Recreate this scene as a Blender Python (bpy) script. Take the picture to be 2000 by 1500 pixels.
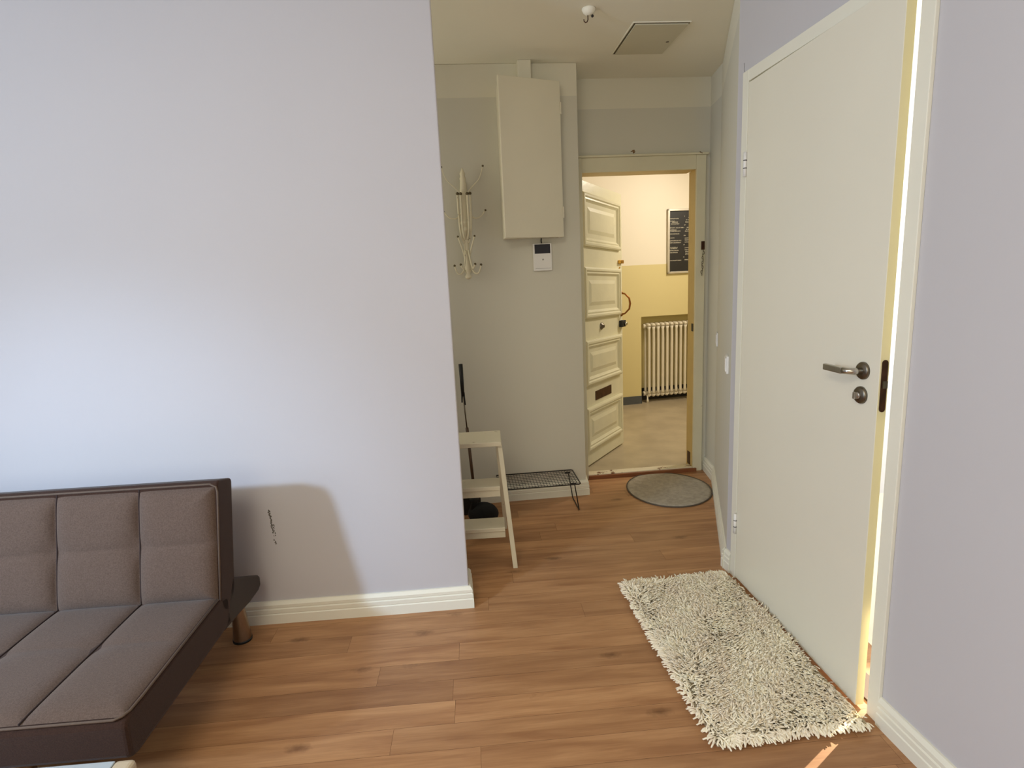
import bpy, bmesh, math, random
import numpy as np
from mathutils import Vector, Matrix, Euler

random.seed(7); rng = np.random.default_rng(7)
for o in list(bpy.data.objects): bpy.data.objects.remove(o)
sc = bpy.context.scene
COL = sc.collection
R = math.radians
sin, cos, pi = math.sin, math.cos, math.pi

# ------------------------------------------------------------------ camera
CAM_H = 1.37; PITCH = R(10.7); ROLL = R(2.7)
cd = bpy.data.cameras.new('camera'); cam = bpy.data.objects.new('camera', cd); COL.objects.link(cam)
cd.sensor_fit = 'HORIZONTAL'; cd.sensor_width = 36.0; cd.lens = 36.0*1120/2000; cd.clip_start = 0.02
fw = Vector((0, cos(PITCH), -sin(PITCH))); rt = Vector((1, 0, 0)); dn = Vector((0, -sin(PITCH), -cos(PITCH)))
r2 = rt*cos(ROLL) + dn*sin(ROLL); d2 = rt*(-sin(ROLL)) + dn*cos(ROLL)
m = Matrix((r2, -d2, -fw)).transposed().to_4x4(); m.translation = (0, 0, CAM_H)
cam.matrix_world = m
sc.camera = cam

# ------------------------------------------------------------------ exposure, world
vs = sc.view_settings
vs.view_transform = 'Standard'; vs.look = 'None'; vs.gamma = 1.0; vs.use_curve_mapping = False
vs.exposure = 0.29
w = bpy.data.worlds.new('world'); sc.world = w; w.use_nodes = True
w.node_tree.nodes['Background'].inputs[0].default_value = (0.75, 0.85, 1.0, 1)
w.node_tree.nodes['Background'].inputs[1].default_value = 0.25

# ------------------------------------------------------------------ lights
def area(name, loc, target, sx, sy, power, color, spread=180):
    l = bpy.data.lights.new(name, 'AREA'); l.shape = 'RECTANGLE'; l.size = sx; l.size_y = sy
    l.energy = power; l.color = color; l.spread = R(spread)
    o = bpy.data.objects.new(name, l); COL.objects.link(o); o.location = loc
    o.rotation_euler = (Vector(target)-Vector(loc)).to_track_quat('-Z', 'Y').to_euler(); return o
def spot(name, loc, target, power, color, radius, angle, blend):
    l = bpy.data.lights.new(name, 'SPOT'); l.energy = power; l.color = color
    l.shadow_soft_size = radius; l.spot_size = R(angle); l.spot_blend = blend
    o = bpy.data.objects.new(name, l); COL.objects.link(o); o.location = loc
    o.rotation_euler = (Vector(target)-Vector(loc)).to_track_quat('-Z', 'Y').to_euler(); return o
def point(name, loc, power, color, radius):
    l = bpy.data.lights.new(name, 'POINT'); l.energy = power; l.color = color; l.shadow_soft_size = radius
    o = bpy.data.objects.new(name, l); COL.objects.link(o); o.location = loc; return o
# cool sky light through the upper pane of the living room window (left wall, behind the camera)
area('window_daylight', (-3.10, -0.65, 2.02), (0.2, 1.2, 1.0), 0.34, 0.34, 43, (0.52, 0.72, 1.0))
area('window_daylight_lower', (-3.12, -0.35, 1.4), (0, -0.1, 1.2), 1.3, 0.9, 19, (0.80, 0.89, 1.0))
# broad warm fill added at the rear of the room for the ambient light
area('rear_warm_fill', (-0.9, -2.92, 1.5), (-0.7, 0, 1.2), 1.8, 1.3, 22, (1.0, 0.94, 0.70))
# soft fill added inside the hall recess to brighten the hall and angled wall
area('recess_fill', (-1.3, 2.80, 1.6), (0.5, 2.85, 1.5), 0.6, 1.4, 4.3, (1.0, 0.94, 0.76))
# unseen warm fill added above and behind the camera to lift floor and rug
area('overhead_fill', (-0.6, -0.3, 2.40), (-0.3, 0.3, 0), 1.1, 1.1, 28, (1.0, 0.90, 0.70))
# low part of the same sky light falling past the sofa onto the wall
spot('low_window_light', (-3.05, -0.62, 2.0), (-1.40, 2.1, 0.42), 225, (0.52, 0.72, 1.0), 0.12, 38, 1.0)
# stairwell lamp, warm
area('stairwell_lamp', (2.3, 4.7, 2.4), (0.9, 4.5, 0.8), 0.30, 0.30, 24, (1.0, 0.89, 0.74))
# sunny bathroom behind the white door
area('bathroom_window_daylight', (2.5, 1.7, 1.5), (2.1, 3.2, 1.2), 0.6, 1.2, 48, (0.97, 1.0, 0.95))
GAP = Vector((1.046, 1.552, 0.0)); SD = Vector((sin(R(54)), cos(R(54)), 0))
spot('bathroom_sun', GAP + SD*1.5 + Vector((0, 0, 1.15)), GAP + SD*-0.12 + Vector((0, 0, 0.0)), 420, (1.0, 0.84, 0.60), 0.006, 15, 0.4)

# ------------------------------------------------------------------ materials
def srgb(c):
    f = lambda v: v/12.92 if v <= 0.04045 else ((v+0.055)/1.055)**2.4
    return tuple(f(v/255) for v in c) + (1,)
MATS = {}
def mat(name, col, rough=0.6, metal=0.0, noise=0.04, nscale=6.0, bump=0.0, bscale=80.0, spec=0.5, col2=None, stretch=None, trans=0.0, emit=None, sheen=0.0):
    if name in MATS: return MATS[name]
    M_ = bpy.data.materials.new(name); M_.use_nodes = True; nt = M_.node_tree; N = nt.nodes; L = nt.links
    b = N['Principled BSDF']; b.inputs['Roughness'].default_value = rough; b.inputs['Metallic'].default_value = metal
    b.inputs['Specular IOR Level'].default_value = spec
    b.inputs['Transmission Weight'].default_value = trans
    if sheen: b.inputs['Sheen Weight'].default_value = sheen
    tc = N.new('ShaderNodeTexCoord'); src = tc.outputs['Object']
    if stretch:
        mp = N.new('ShaderNodeMapping'); mp.inputs['Scale'].default_value = stretch; L.new(src, mp.inputs[0]); src = mp.outputs[0]
    nz = N.new('ShaderNodeTexNoise'); nz.inputs['Scale'].default_value = nscale; nz.inputs['Detail'].default_value = 5; L.new(src, nz.inputs[0])
    rp = N.new('ShaderNodeValToRGB'); L.new(nz.outputs[0], rp.inputs[0])
    c = srgb(col)
    if col2: ca, cb = c, srgb(col2)
    else: ca = tuple(max(0, v*(1-noise)) for v in c[:3])+(1,); cb = tuple(min(1, v*(1+noise)) for v in c[:3])+(1,)
    rp.color_ramp.elements[0].position = 0.35; rp.color_ramp.elements[1].position = 0.65
    rp.color_ramp.elements[0].color = ca; rp.color_ramp.elements[1].color = cb
    L.new(rp.outputs[0], b.inputs['Base Color'])
    if bump:
        n2 = N.new('ShaderNodeTexNoise'); n2.inputs['Scale'].default_value = bscale; n2.inputs['Detail'].default_value = 6; L.new(src, n2.inputs[0])
        bp = N.new('ShaderNodeBump'); bp.inputs['Strength'].default_value = bump; bp.inputs['Distance'].default_value = 0.003
        L.new(n2.outputs[0], bp.inputs['Height']); L.new(bp.outputs[0], b.inputs['Normal'])
    if emit:
        b.inputs['Emission Color'].default_value = srgb(emit[0]); b.inputs['Emission Strength'].default_value = emit[1]
    MATS[name] = M_; return M_

def chipped(name, base, under, amount=0.62, scale=14.0, rough=0.5):
    """old paint with worn spots"""
    M_ = mat(name, base, rough, noise=0.03, bump=0.25, bscale=40); nt = M_.node_tree; N = nt.nodes; L = nt.links
    b = N['Principled BSDF']; rp = [n for n in N if n.type == 'VALTORGB'][0]; tc = [n for n in N if n.type == 'TEX_COORD'][0]
    nz = N.new('ShaderNodeTexNoise'); nz.inputs['Scale'].default_value = scale; nz.inputs['Detail'].default_value = 8; nz.inputs['Roughness'].default_value = 0.75
    L.new(tc.outputs['Object'], nz.inputs[0])
    r = N.new('ShaderNodeValToRGB'); r.color_ramp.elements[0].position = amount; r.color_ramp.elements[1].position = amount+0.04; L.new(nz.outputs[0], r.inputs[0])
    mx = N.new('ShaderNodeMix'); mx.data_type = 'RGBA'; L.new(r.outputs[0], mx.inputs[0]); L.new(rp.outputs[0], mx.inputs[6]); mx.inputs[7].default_value = srgb(under)
    L.new(mx.outputs[2], b.inputs['Base Color']); return M_

WALL = mat('wall_paint', (195, 192, 195), 0.75, noise=0.012, nscale=1.2, bump=0.10, bscale=55)
CEIL = mat('ceiling_paint', (242, 238, 222), 0.8, noise=0.012, nscale=1.5, bump=0.08, bscale=40)
TRIM = mat('trim_paint', (232, 229, 214), 0.42, noise=0.015, nscale=3, bump=0.05, bscale=25)
DOORW = mat('door_paint', (230, 225, 208), 0.40, noise=0.012, nscale=2, bump=0.05, bscale=12)
EDGEP = mat('door_edge_paint', (226, 216, 172), 0.45, noise=0.02)
OLDDOOR = chipped('old_door_paint', (228, 224, 196), (150, 120, 85), 0.70, 9.0, 0.26)
OLDTRIM = chipped('old_frame_paint', (222, 216, 190), (120, 85, 55), 0.69, 12.0, 0.45)
THRESH = chipped('threshold_paint', (226, 216, 190), (120, 80, 45), 0.56, 16.0, 0.5)
REDWOOD = mat('threshold_wood', (132, 80, 48), 0.5, noise=0.2, nscale=8, stretch=(1, 20, 20))
STOOLP = chipped('stool_paint', (214, 206, 184), (128, 104, 76), 0.64, 18.0, 0.5)
BROWNWOOD = mat('dark_wood', (84, 62, 44), 0.5, noise=0.25, nscale=10, stretch=(20, 20, 2))
METAL = mat('brushed_steel', (190, 186, 178), 0.28, 1.0, noise=0.05, nscale=30)
STEELD = mat('worn_steel', (120, 112, 100), 0.35, 1.0, noise=0.1, nscale=30)
CONE = mat('sofa_foot_metal', (158, 142, 126), 0.3, 1.0, noise=0.06, nscale=20, stretch=(20, 20, 1))
BRASS = mat('brass', (206, 160, 74), 0.3, 1.0, noise=0.08, nscale=20)
DARKMET = mat('bronze_plate', (74, 46, 30), 0.45, 0.6, noise=0.3, nscale=25)
BLACK = mat('black_metal', (24, 23, 22), 0.4, noise=0.1)
BLACKP = mat('black_plastic', (22, 23, 23), 0.5, noise=0.1)
BLACKC = mat('black_cloth', (16, 16, 17), 0.9, noise=0.2, nscale=60, bump=0.3, bscale=200)
WHITEP = mat('white_plastic', (232, 230, 228), 0.35, noise=0.01)
CABW = mat('cabinet_paint', (226, 220, 200), 0.4, noise=0.02, nscale=3)
SCREEN = mat('dark_screen', (26, 22, 22), 0.2, noise=0.05)
HOOKP = chipped('rack_paint', (226, 218, 192), (96, 72, 48), 0.63, 30.0, 0.5)
HOOKDARK = mat('worn_iron', (98, 86, 60), 0.5, 0.3, noise=0.2, nscale=40)
RADW = mat('radiator_enamel', (236, 228, 208), 0.3, noise=0.02)
BOARDB = mat('board_black', (30, 29, 27), 0.45, noise=0.06)
ALU = mat('aluminium_frame', (210, 205, 192), 0.35, 0.7, noise=0.03)
LETTER = mat('letter_white', (226, 220, 200), 0.6, noise=0.02)
GREYB = mat('grey_skirting_paint', (84, 88, 92), 0.5, noise=0.04)
DARKB = mat('dark_skirting_paint', (34, 33, 34), 0.5, noise=0.06)
TERR = mat('stair_floor_stone', (172, 158, 134), 0.32, noise=0.1, nscale=5, col2=(190, 176, 150), bump=0.03, bscale=30)
MATC = mat('mat_fabric', (172, 162, 146), 0.95, noise=0.12, nscale=40, bump=0.5, bscale=150)
MATE = mat('mat_edge', (92, 82, 70), 0.9, noise=0.1, nscale=40)
SCUFF = mat('scuff_dark', (98, 92, 86), 0.9, noise=0.2, nscale=80)
CHIP = mat('bare_plaster', (124, 96, 66), 0.9, noise=0.25, nscale=60)
GLASS = mat('table_glass', (170, 182, 192), 0.06, noise=0.02, spec=0.8)
BEIGEW = mat('table_rim', (188, 174, 150), 0.45, noise=0.06, nscale=10)
BACKING = mat('rug_backing', (176, 164, 138), 0.95, noise=0.1, nscale=30)
PILE = mat('rug_pile_yarn', (252, 238, 214), 0.95, noise=0.08, nscale=14, sheen=0.2)
HATCH = mat('hatch_paint', (206, 200, 176), 0.5, noise=0.02, nscale=4)
GROOVE = mat('shadow_gap', (96, 88, 66), 0.9, noise=0.05)

SC_ = 1.0
def fabric(name, col, col2):
    M_ = mat(name, col, 0.95, noise=0.06, nscale=260, bump=0.35, bscale=520, col2=col2, spec=0.15, sheen=0.12); return M_
SOFA = fabric('sofa_linen', (88, 72, 63), (102, 85, 75))
SOFAD = fabric('sofa_side_cloth', (52, 35, 28), (62, 43, 34))
PIPE = mat('sofa_piping', (92, 76, 64), 0.8, noise=0.05, nscale=100)
SEAM = mat('sofa_seam', (42, 28, 26), 0.95, noise=0.05)
FRAMEB = mat('sofa_frame', (46, 34, 28), 0.6, noise=0.1)

def stairwall_mat():
    M_ = bpy.data.materials.new('two_tone_stairwell_paint'); M_.use_nodes = True; nt = M_.node_tree; N = nt.nodes; L = nt.links
    b = N['Principled BSDF']; b.inputs['Roughness'].default_value = 0.5
    g = N.new('ShaderNodeNewGeometry'); s = N.new('ShaderNodeSeparateXYZ'); L.new(g.outputs['Position'], s.inputs[0])
    c = N.new('ShaderNodeMath'); c.operation = 'GREATER_THAN'; c.inputs[1].default_value = 1.413; L.new(s.outputs[2], c.inputs[0])
    mx = N.new('ShaderNodeMix'); mx.data_type = 'RGBA'; mx.inputs[6].default_value = srgb((226, 212, 156)); mx.inputs[7].default_value = srgb((244, 236, 218))
    L.new(c.outputs[0], mx.inputs[0]); L.new(mx.outputs[2], b.inputs['Base Color'])
    nz = N.new('ShaderNodeTexNoise'); nz.inputs['Scale'].default_value = 50; bp = N.new('ShaderNodeBump'); bp.inputs['Strength'].default_value = 0.06
    L.new(nz.outputs[0], bp.inputs['Height']); L.new(bp.outputs[0], b.inputs['Normal']); return M_
STAIRW = stairwall_mat()

def hallwall_mat():
    """wall paint; above the old picture-rail height the paint turns a touch lighter"""
    M_ = bpy.data.materials.new('hall_paint'); M_.use_nodes = True; nt = M_.node_tree; N = nt.nodes; L = nt.links
    b = N['Principled BSDF']; b.inputs['Roughness'].default_value = 0.72
    g = N.new('ShaderNodeNewGeometry'); s = N.new('ShaderNodeSeparateXYZ'); L.new(g.outputs['Position'], s.inputs[0])
    c = N.new('ShaderNodeMath'); c.operation = 'GREATER_THAN'; c.inputs[1].default_value = 2.33; L.new(s.outputs[2], c.inputs[0])
    mx = N.new('ShaderNodeMix'); mx.data_type = 'RGBA'; mx.inputs[6].default_value = srgb((212, 209, 196)); mx.inputs[7].default_value = srgb((226, 222, 206))
    L.new(c.outputs[0], mx.inputs[0]); L.new(mx.outputs[2], b.inputs['Base Color'])
    nz = N.new('ShaderNodeTexNoise'); nz.inputs['Scale'].default_value = 40; bp = N.new('ShaderNodeBump'); bp.inputs['Strength'].default_value = 0.10; bp.inputs['Distance'].default_value = 0.004
    L.new(nz.outputs[0], bp.inputs['Height']); L.new(bp.outputs[0], b.inputs['Normal']); return M_
HALLW = hallwall_mat()

def floor_mat():
    M_ = bpy.data.materials.new('oak_laminate'); M_.use_nodes = True; nt = M_.node_tree; N = nt.nodes; L = nt.links
    b = N['Principled BSDF']; b.inputs['Specular IOR Level'].default_value = 0.45
    at = N.new('ShaderNodeAttribute'); at.attribute_name = 'tone'
    uv = N.new('ShaderNodeUVMap'); sp = N.new('ShaderNodeSeparateXYZ'); L.new(uv.outputs[0], sp.inputs[0])
    cb = N.new('ShaderNodeCombineXYZ')
    def mth(op, a, b_=None):
        n = N.new('ShaderNodeMath'); n.operation = op
        for i, v in enumerate((a, b_)):
            if v is None: continue
            if isinstance(v, (int, float)): n.inputs[i].default_value = v
            else: L.new(v, n.inputs[i])
        return n.outputs[0]
    L.new(mth('MULTIPLY', sp.outputs[0], 1.0), cb.inputs[0]); L.new(mth('MULTIPLY', sp.outputs[1], 9.0), cb.inputs[1]); L.new(mth('MULTIPLY', at.outputs['Fac'], 37.0), cb.inputs[2])
    n1 = N.new('ShaderNodeTexNoise'); n1.inputs['Scale'].default_value = 2.6; n1.inputs['Detail'].default_value = 6; n1.inputs['Distortion'].default_value = 0.5; L.new(cb.outputs[0], n1.inputs[0])
    cb2 = N.new('ShaderNodeCombineXYZ'); L.new(sp.outputs[0], cb2.inputs[0]); L.new(mth('MULTIPLY', sp.outputs[1], 22.0), cb2.inputs[1]); L.new(mth('MULTIPLY', at.outputs['Fac'], 51.0), cb2.inputs[2])
    n2 = N.new('ShaderNodeTexNoise'); n2.inputs['Scale'].default_value = 9; n2.inputs['Detail'].default_value = 5; L.new(cb2.outputs[0], n2.inputs[0])
    r1 = N.new('ShaderNodeValToRGB'); L.new(n1.outputs[0], r1.inputs[0])
    e = r1.color_ramp.elements; e[0].position = 0.25; e[0].color = srgb((154, 108, 72)); e[1].position = 0.75; e[1].color = srgb((200, 154, 110))
    k = e.new(0.5); k.color = srgb((180, 134, 93))
    # fine grain
    mx = N.new('ShaderNodeMix'); mx.data_type = 'RGBA'; mx.blend_type = 'MULTIPLY'; mx.inputs[0].default_value = 1.0
    r2 = N.new('ShaderNodeValToRGB'); L.new(n2.outputs[0], r2.inputs[0]); r2.color_ramp.elements[0].position = 0.3; r2.color_ramp.elements[0].color = (0.88, 0.86, 0.84, 1); r2.color_ramp.elements[1].position = 0.6; r2.color_ramp.elements[1].color = (1, 1, 1, 1)
    L.new(r1.outputs[0], mx.inputs[6]); L.new(r2.outputs[0], mx.inputs[7])
    # plank tone
    mt = N.new('ShaderNodeMix'); mt.data_type = 'RGBA'; mt.blend_type = 'MULTIPLY'; mt.inputs[0].default_value = 1.0
    rt_ = N.new('ShaderNodeValToRGB'); L.new(at.outputs['Fac'], rt_.inputs[0]); rt_.color_ramp.elements[0].color = (0.80, 0.77, 0.75, 1); rt_.color_ramp.elements[1].color = (1.06, 1.05, 1.03, 1)
    L.new(mx.outputs[2], mt.inputs[6]); L.new(rt_.outputs[0], mt.inputs[7])
    # knots
    cb3 = N.new('ShaderNodeCombineXYZ'); L.new(mth('MULTIPLY', sp.outputs[0], 2.6), cb3.inputs[0]); L.new(mth('MULTIPLY', sp.outputs[1], 6.0), cb3.inputs[1]); cb3.inputs[2].default_value = 0.0
    vo = N.new('ShaderNodeTexVoronoi'); vo.inputs['Scale'].default_value = 1.0; L.new(cb3.outputs[0], vo.inputs[0])
    nk = N.new('ShaderNodeTexNoise'); nk.inputs['Scale'].default_value = 60; L.new(uv.outputs[0], nk.inputs[0])
    dist = mth('ADD', vo.outputs['Distance'], mth('MULTIPLY', mth('SUBTRACT', nk.outputs[0], 0.5), 0.10))
    rk = N.new('ShaderNodeValToRGB'); L.new(dist, rk.inputs[0]); rk.color_ramp.elements[0].position = 0.02; rk.color_ramp.elements[0].color = (0.42, 0.36, 0.32, 1); rk.color_ramp.elements[1].position = 0.13; rk.color_ramp.elements[1].color = (1, 1, 1, 1)
    mk = N.new('ShaderNodeMix'); mk.data_type = 'RGBA'; mk.blend_type = 'MULTIPLY'; mk.inputs[0].default_value = 0.85
    L.new(mt.outputs[2], mk.inputs[6]); L.new(rk.outputs[0], mk.inputs[7]); L.new(mk.outputs[2], b.inputs['Base Color'])
    rr = N.new('ShaderNodeMapRange'); rr.inputs['To Min'].default_value = 0.36; rr.inputs['To Max'].default_value = 0.5; L.new(n2.outputs[0], rr.inputs[0]); L.new(rr.outputs[0], b.inputs['Roughness'])
    bp = N.new('ShaderNodeBump'); bp.inputs['Strength'].default_value = 0.08; bp.inputs['Distance'].default_value = 0.002; L.new(n2.outputs[0], bp.inputs['Height']); L.new(bp.outputs[0], b.inputs['Normal'])
    return M_
FLOORM = floor_mat()

# ------------------------------------------------------------------ mesh building
class MB:
    def __init__(s): s.v = []; s.f = []; s.sm = []
    def add(s, vs_, fs_, smooth=False):
        n = len(s.v); s.v += [tuple(v) for v in vs_]
        for f in fs_: s.f.append(tuple(i+n for i in f)); s.sm.append(smooth)
        return s
    def box(s, x0, x1, y0, y1, z0, z1):
        v = [(x, y, z) for x in (x0, x1) for y in (y0, y1) for z in (z0, z1)]
        return s.add(v, [(0, 1, 3, 2), (4, 6, 7, 5), (0, 4, 5, 1), (2, 3, 7, 6), (0, 2, 6, 4), (1, 5, 7, 3)])
    def prism(s, poly, a0, a1, axis='z', smooth=False):
        """poly of 2D points extruded along axis. axis z: (x,y); axis y: (x,z); axis x: (y,z)"""
        n = len(poly)
        def P(p, a): return {'z': (p[0], p[1], a), 'y': (p[0], a, p[1]), 'x': (a, p[0], p[1])}[axis]
        v = [P(p, a0) for p in poly]+[P(p, a1) for p in poly]
        f = [tuple(range(n))[::-1], tuple(range(n, 2*n))]
        s.add(v, f); base = len(s.v)-2*n
        for i in range(n):
            j = (i+1) % n; s.f.append((base+i, base+j, base+n+j, base+n+i)); s.sm.append(smooth)
        return s
    def tube(s, pts, r, n=10, cap=True, radii=None):
        pts = [Vector(p) for p in pts]; rings = []; up = None
        for i, p in enumerate(pts):
            a = pts[max(i-1, 0)]; b = pts[min(i+1, len(pts)-1)]; t = (b-a).normalized()
            if up is None: up = t.orthogonal().normalized()
            up = (up - t*up.dot(t)); up = up.normalized() if up.length > 1e-6 else t.orthogonal().normalized()
            bi = t.cross(up); rr = radii[i] if radii else r
            rings.append([p + (up*cos(2*pi*k/n) + bi*sin(2*pi*k/n))*rr for k in range(n)])
        v = [q for rg in rings for q in rg]; f = []
        for i in range(len(pts)-1):
            for k in range(n): f.append((i*n+k, i*n+(k+1) % n, (i+1)*n+(k+1) % n, (i+1)*n+k))
        if cap: f.append(tuple(range(n))[::-1]); f.append(tuple((len(pts)-1)*n+k for k in range(n)))
        return s.add(v, f, True)
    def lathe(s, prof, n=28, origin=(0, 0, 0), axis='z'):
        """prof: list of (r, h)"""
        v = []; f = []
        for (r, h) in prof:
            for k in range(n):
                a = 2*pi*k/n; x, y = r*cos(a), r*sin(a)
                p = {'z': (x, y, h), 'y': (x, h, y), 'x': (h, x, y)}[axis]
                v.append((p[0]+origin[0], p[1]+origin[1], p[2]+origin[2]))
        for i in range(len(prof)-1):
            for k in range(n): f.append((i*n+k, i*n+(k+1) % n, (i+1)*n+(k+1) % n, (i+1)*n+k))
        f.append(tuple(range(n))[::-1]); f.append(tuple((len(prof)-1)*n+k for k in range(n)))
        return s.add(v, f, True)
    def ball(s, c, r, n=10, sc_=(1, 1, 1)):
        prof = [(max(1e-4, r*sin(pi*i/n)), -r*cos(pi*i/n)) for i in range(n+1)]
        k = len(s.v); s.lathe(prof, 14)
        for i in range(k, len(s.v)):
            x, y, z = s.v[i]; s.v[i] = (x*sc_[0]+c[0], y*sc_[1]+c[1], z*sc_[2]+c[2])
        return s
    def xf(s, M_):
        s.v = [tuple(M_ @ Vector(v)) for v in s.v]; return s
    def build(s, name, material, parent=None, bevel=0.0, seg=2, loc=None, rot=None, sub=0):
        me = bpy.data.meshes.new(name); me.from_pydata(s.v, [], s.f); me.update()
        bm = bmesh.new(); bm.from_mesh(me); bmesh.ops.recalc_face_normals(bm, faces=bm.faces); bm.to_mesh(me); bm.free()
        me.polygons.foreach_set('use_smooth', s.sm[:len(me.polygons)] if len(s.sm) == len(me.polygons) else [False]*len(me.polygons))
        me.materials.append(material)
        o = bpy.data.objects.new(name, me); COL.objects.link(o)
        if parent is not None: o.parent = parent
        if loc is not None: o.location = loc
        if rot is not None: o.rotation_euler = rot
        if bevel:
            b = o.modifiers.new('bevel', 'BEVEL'); b.width = bevel; b.segments = seg; b.limit_method = 'ANGLE'; b.angle_limit = R(40)
            b.harden_normals = False
        if sub:
            u = o.modifiers.new('sub', 'SUBSURF'); u.levels = sub; u.render_levels = sub
        return o

def tag(o, label, cat, group=None):
    o['label'] = label; o['category'] = cat
    if group: o['group'] = group
    return o
def thing(name, label, cat, loc=(0, 0, 0), rz=0.0, group=None):
    o = bpy.data.objects.new(name, None); COL.objects.link(o); o.location = loc; o.rotation_euler = (0, 0, rz)
    o.empty_display_size = 0.1
    return tag(o, label, cat, group)
def struct(o, label=None):
    o['kind'] = 'structure'
    if label: o['label'] = label
    return o
def sframe(name, A, B, label=None):
    """empty whose local x runs from A to B, room side is local -y"""
    o = bpy.data.objects.new(name, None); COL.objects.link(o); o.location = (A[0], A[1], 0)
    o.rotation_euler = (0, 0, math.atan2(B[1]-A[1], B[0]-A[0])); o.empty_display_size = 0.1
    return struct(o, label)
def dist(A, B): return math.hypot(B[0]-A[0], B[1]-A[1])
def wall_at(name, A, B, boxes, material, label=None, bevel=0.0):
    mb = MB()
    for b in boxes: mb.box(*b)
    o = mb.build(name, material, None, bevel=bevel, loc=(A[0], A[1], 0), rot=(0, 0, math.atan2(B[1]-A[1], B[0]-A[0])))
    return struct(o, label)

CZ = 2.5           # ceiling height
# key plan points
S0 = (-3.2, 2.055); S1 = (-0.55, 2.200); SC = (-0.222, 2.222)     # sofa wall, crease, outer corner
H0 = (-1.4, 3.235); H1 = (0.435, 3.412)                           # hall back wall
E0 = (0.455, 3.685); E1 = (1.32, 3.76)                            # entrance wall
P0 = (1.30, 3.79); P1 = (1.282, 3.535)
WO = (0.95, 2.339); WU = (sin(R(173.7)), cos(R(173.7)))
def W(s, y): return (WO[0]+WU[0]*s - WU[1]*y, WO[1]+WU[1]*s + WU[0]*y)
P2 = W(-0.104, 0.012)
WEND = W(5.2, 0.012)

# ------------------------------------------------------------------ floor (planks)
def make_floor():
    ang = math.atan2(0.047, 0.743); c, s_ = cos(ang), sin(ang)
    # v coordinate of the row lines (measured at u = -0.23)
    v0 = 1.873 - (-0.24)*math.tan(ang); v0 *= cos(ang)
    pitch = 0.1005
    known = {0: -0.12, -1: -0.40, -3: -0.13, -5: -0.05, 1: 0.0, 2: 0.38}
    known = {0: -0.122, -1: -0.405, -3: -0.130, -5: -0.05, 2: 0.385}
    verts = []; faces = []; tone = []; uvs = []
    for k in range(-48, 24):
        va, vb = v0+k*pitch, v0+(k+1)*pitch
        r = random.Random(k*13+5)
        x = -4.3 + r.random()*1.2; seams = []
        if k in known:
            x0 = known[k]; seams = [x0-2.6, x0-1.25, x0, x0+1.1, x0+2.3]
        else:
            while x < 3.2: seams.append(x); x += 0.9+0.7*r.random()
        seams = [-4.6]+[q for q in seams if -4.5 < q < 3.0]+[3.1]
        for a, b in zip(seams[:-1], seams[1:]):
            g = 0.0004; n = len(verts)
            for (u, v) in ((a+g, va+g), (b-g, va+g), (b-g, vb-g), (a+g, vb-g)):
                verts.append((u*c - v*s_, u*s_ + v*c, 0.0)); uvs.append((u, v))
            faces.append((n, n+1, n+2, n+3)); tone.append(r.random())
    me = bpy.data.meshes.new('floor'); me.from_pydata(verts, [], faces); me.update()
    # cut to the rooms' outline
    uvl = me.uv_layers.new(name='UVMap')
    for p in me.polygons:
        for li, vi in zip(p.loop_indices, p.vertices): uvl.data[li].uv = uvs[vi]
    at = me.attributes.new('tone', 'FLOAT', 'FACE')
    for i, t in enumerate(tone): at.data[i].value = t
    bm = bmesh.new(); bm.from_mesh(me)
    for co, no in (((0, 3.70, 0), (-0.09, 1, 0)), ((0, -3.0, 0), (0, -1, 0)), ((-3.2, 0, 0), (-1, 0, 0)), ((1.9, 0, 0), (1, 0, 0))):
        bmesh.ops.bisect_plane(bm, geom=bm.verts[:]+bm.edges[:]+bm.faces[:], plane_co=co, plane_no=no, clear_outer=True)
    bm.to_mesh(me); bm.free()
    me.materials.append(FLOORM)
    # slab below with dark joints
    o = bpy.data.objects.new('floor', me); COL.objects.link(o); struct(o, 'light oak laminate strip floor')
    sl = MB().box(-3.3, 1.95, -3.05, 3.62, -0.08, -0.0006).build('floor_slab', mat('floor_joint', (96, 66, 44), 0.8), o)
    return o
make_floor()
MB().box(-1.6, 3.6, 3.80, 6.6, -0.08, 0.0).build('floor_stairwell', TERR).__setitem__('kind', 'structure')
MB().box(1.25, 3.0, 0.6, 3.2, -0.06, 0.002).build('floor_bathroom', mat('bath_floor', (214, 206, 190), 0.4)).__setitem__('kind', 'structure')

# ------------------------------------------------------------------ ceilings
hb = MB()
hb.box(-3.4, 3.2, -3.2, 3.80, CZ, CZ+0.12)
struct(hb.build('ceiling', CEIL), 'plain painted ceiling')
struct(MB().box(-1.6, 3.6, 3.80, 6.6, 2.95, 3.05).build('ceiling_stairwell', CEIL))

# ------------------------------------------------------------------ walls
# sofa wall: front face broken by a faint vertical crease
th = 0.14
poly = [S0, S1, SC, (SC[0]-0.015, SC[1]+th), (S0[0], S0[1]+th)]
o = MB().prism(poly, 0, CZ, 'z').build('wall_sofa', WALL, bevel=0.006, seg=3); struct(o, 'pale lavender white wall behind the sofa')
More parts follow.
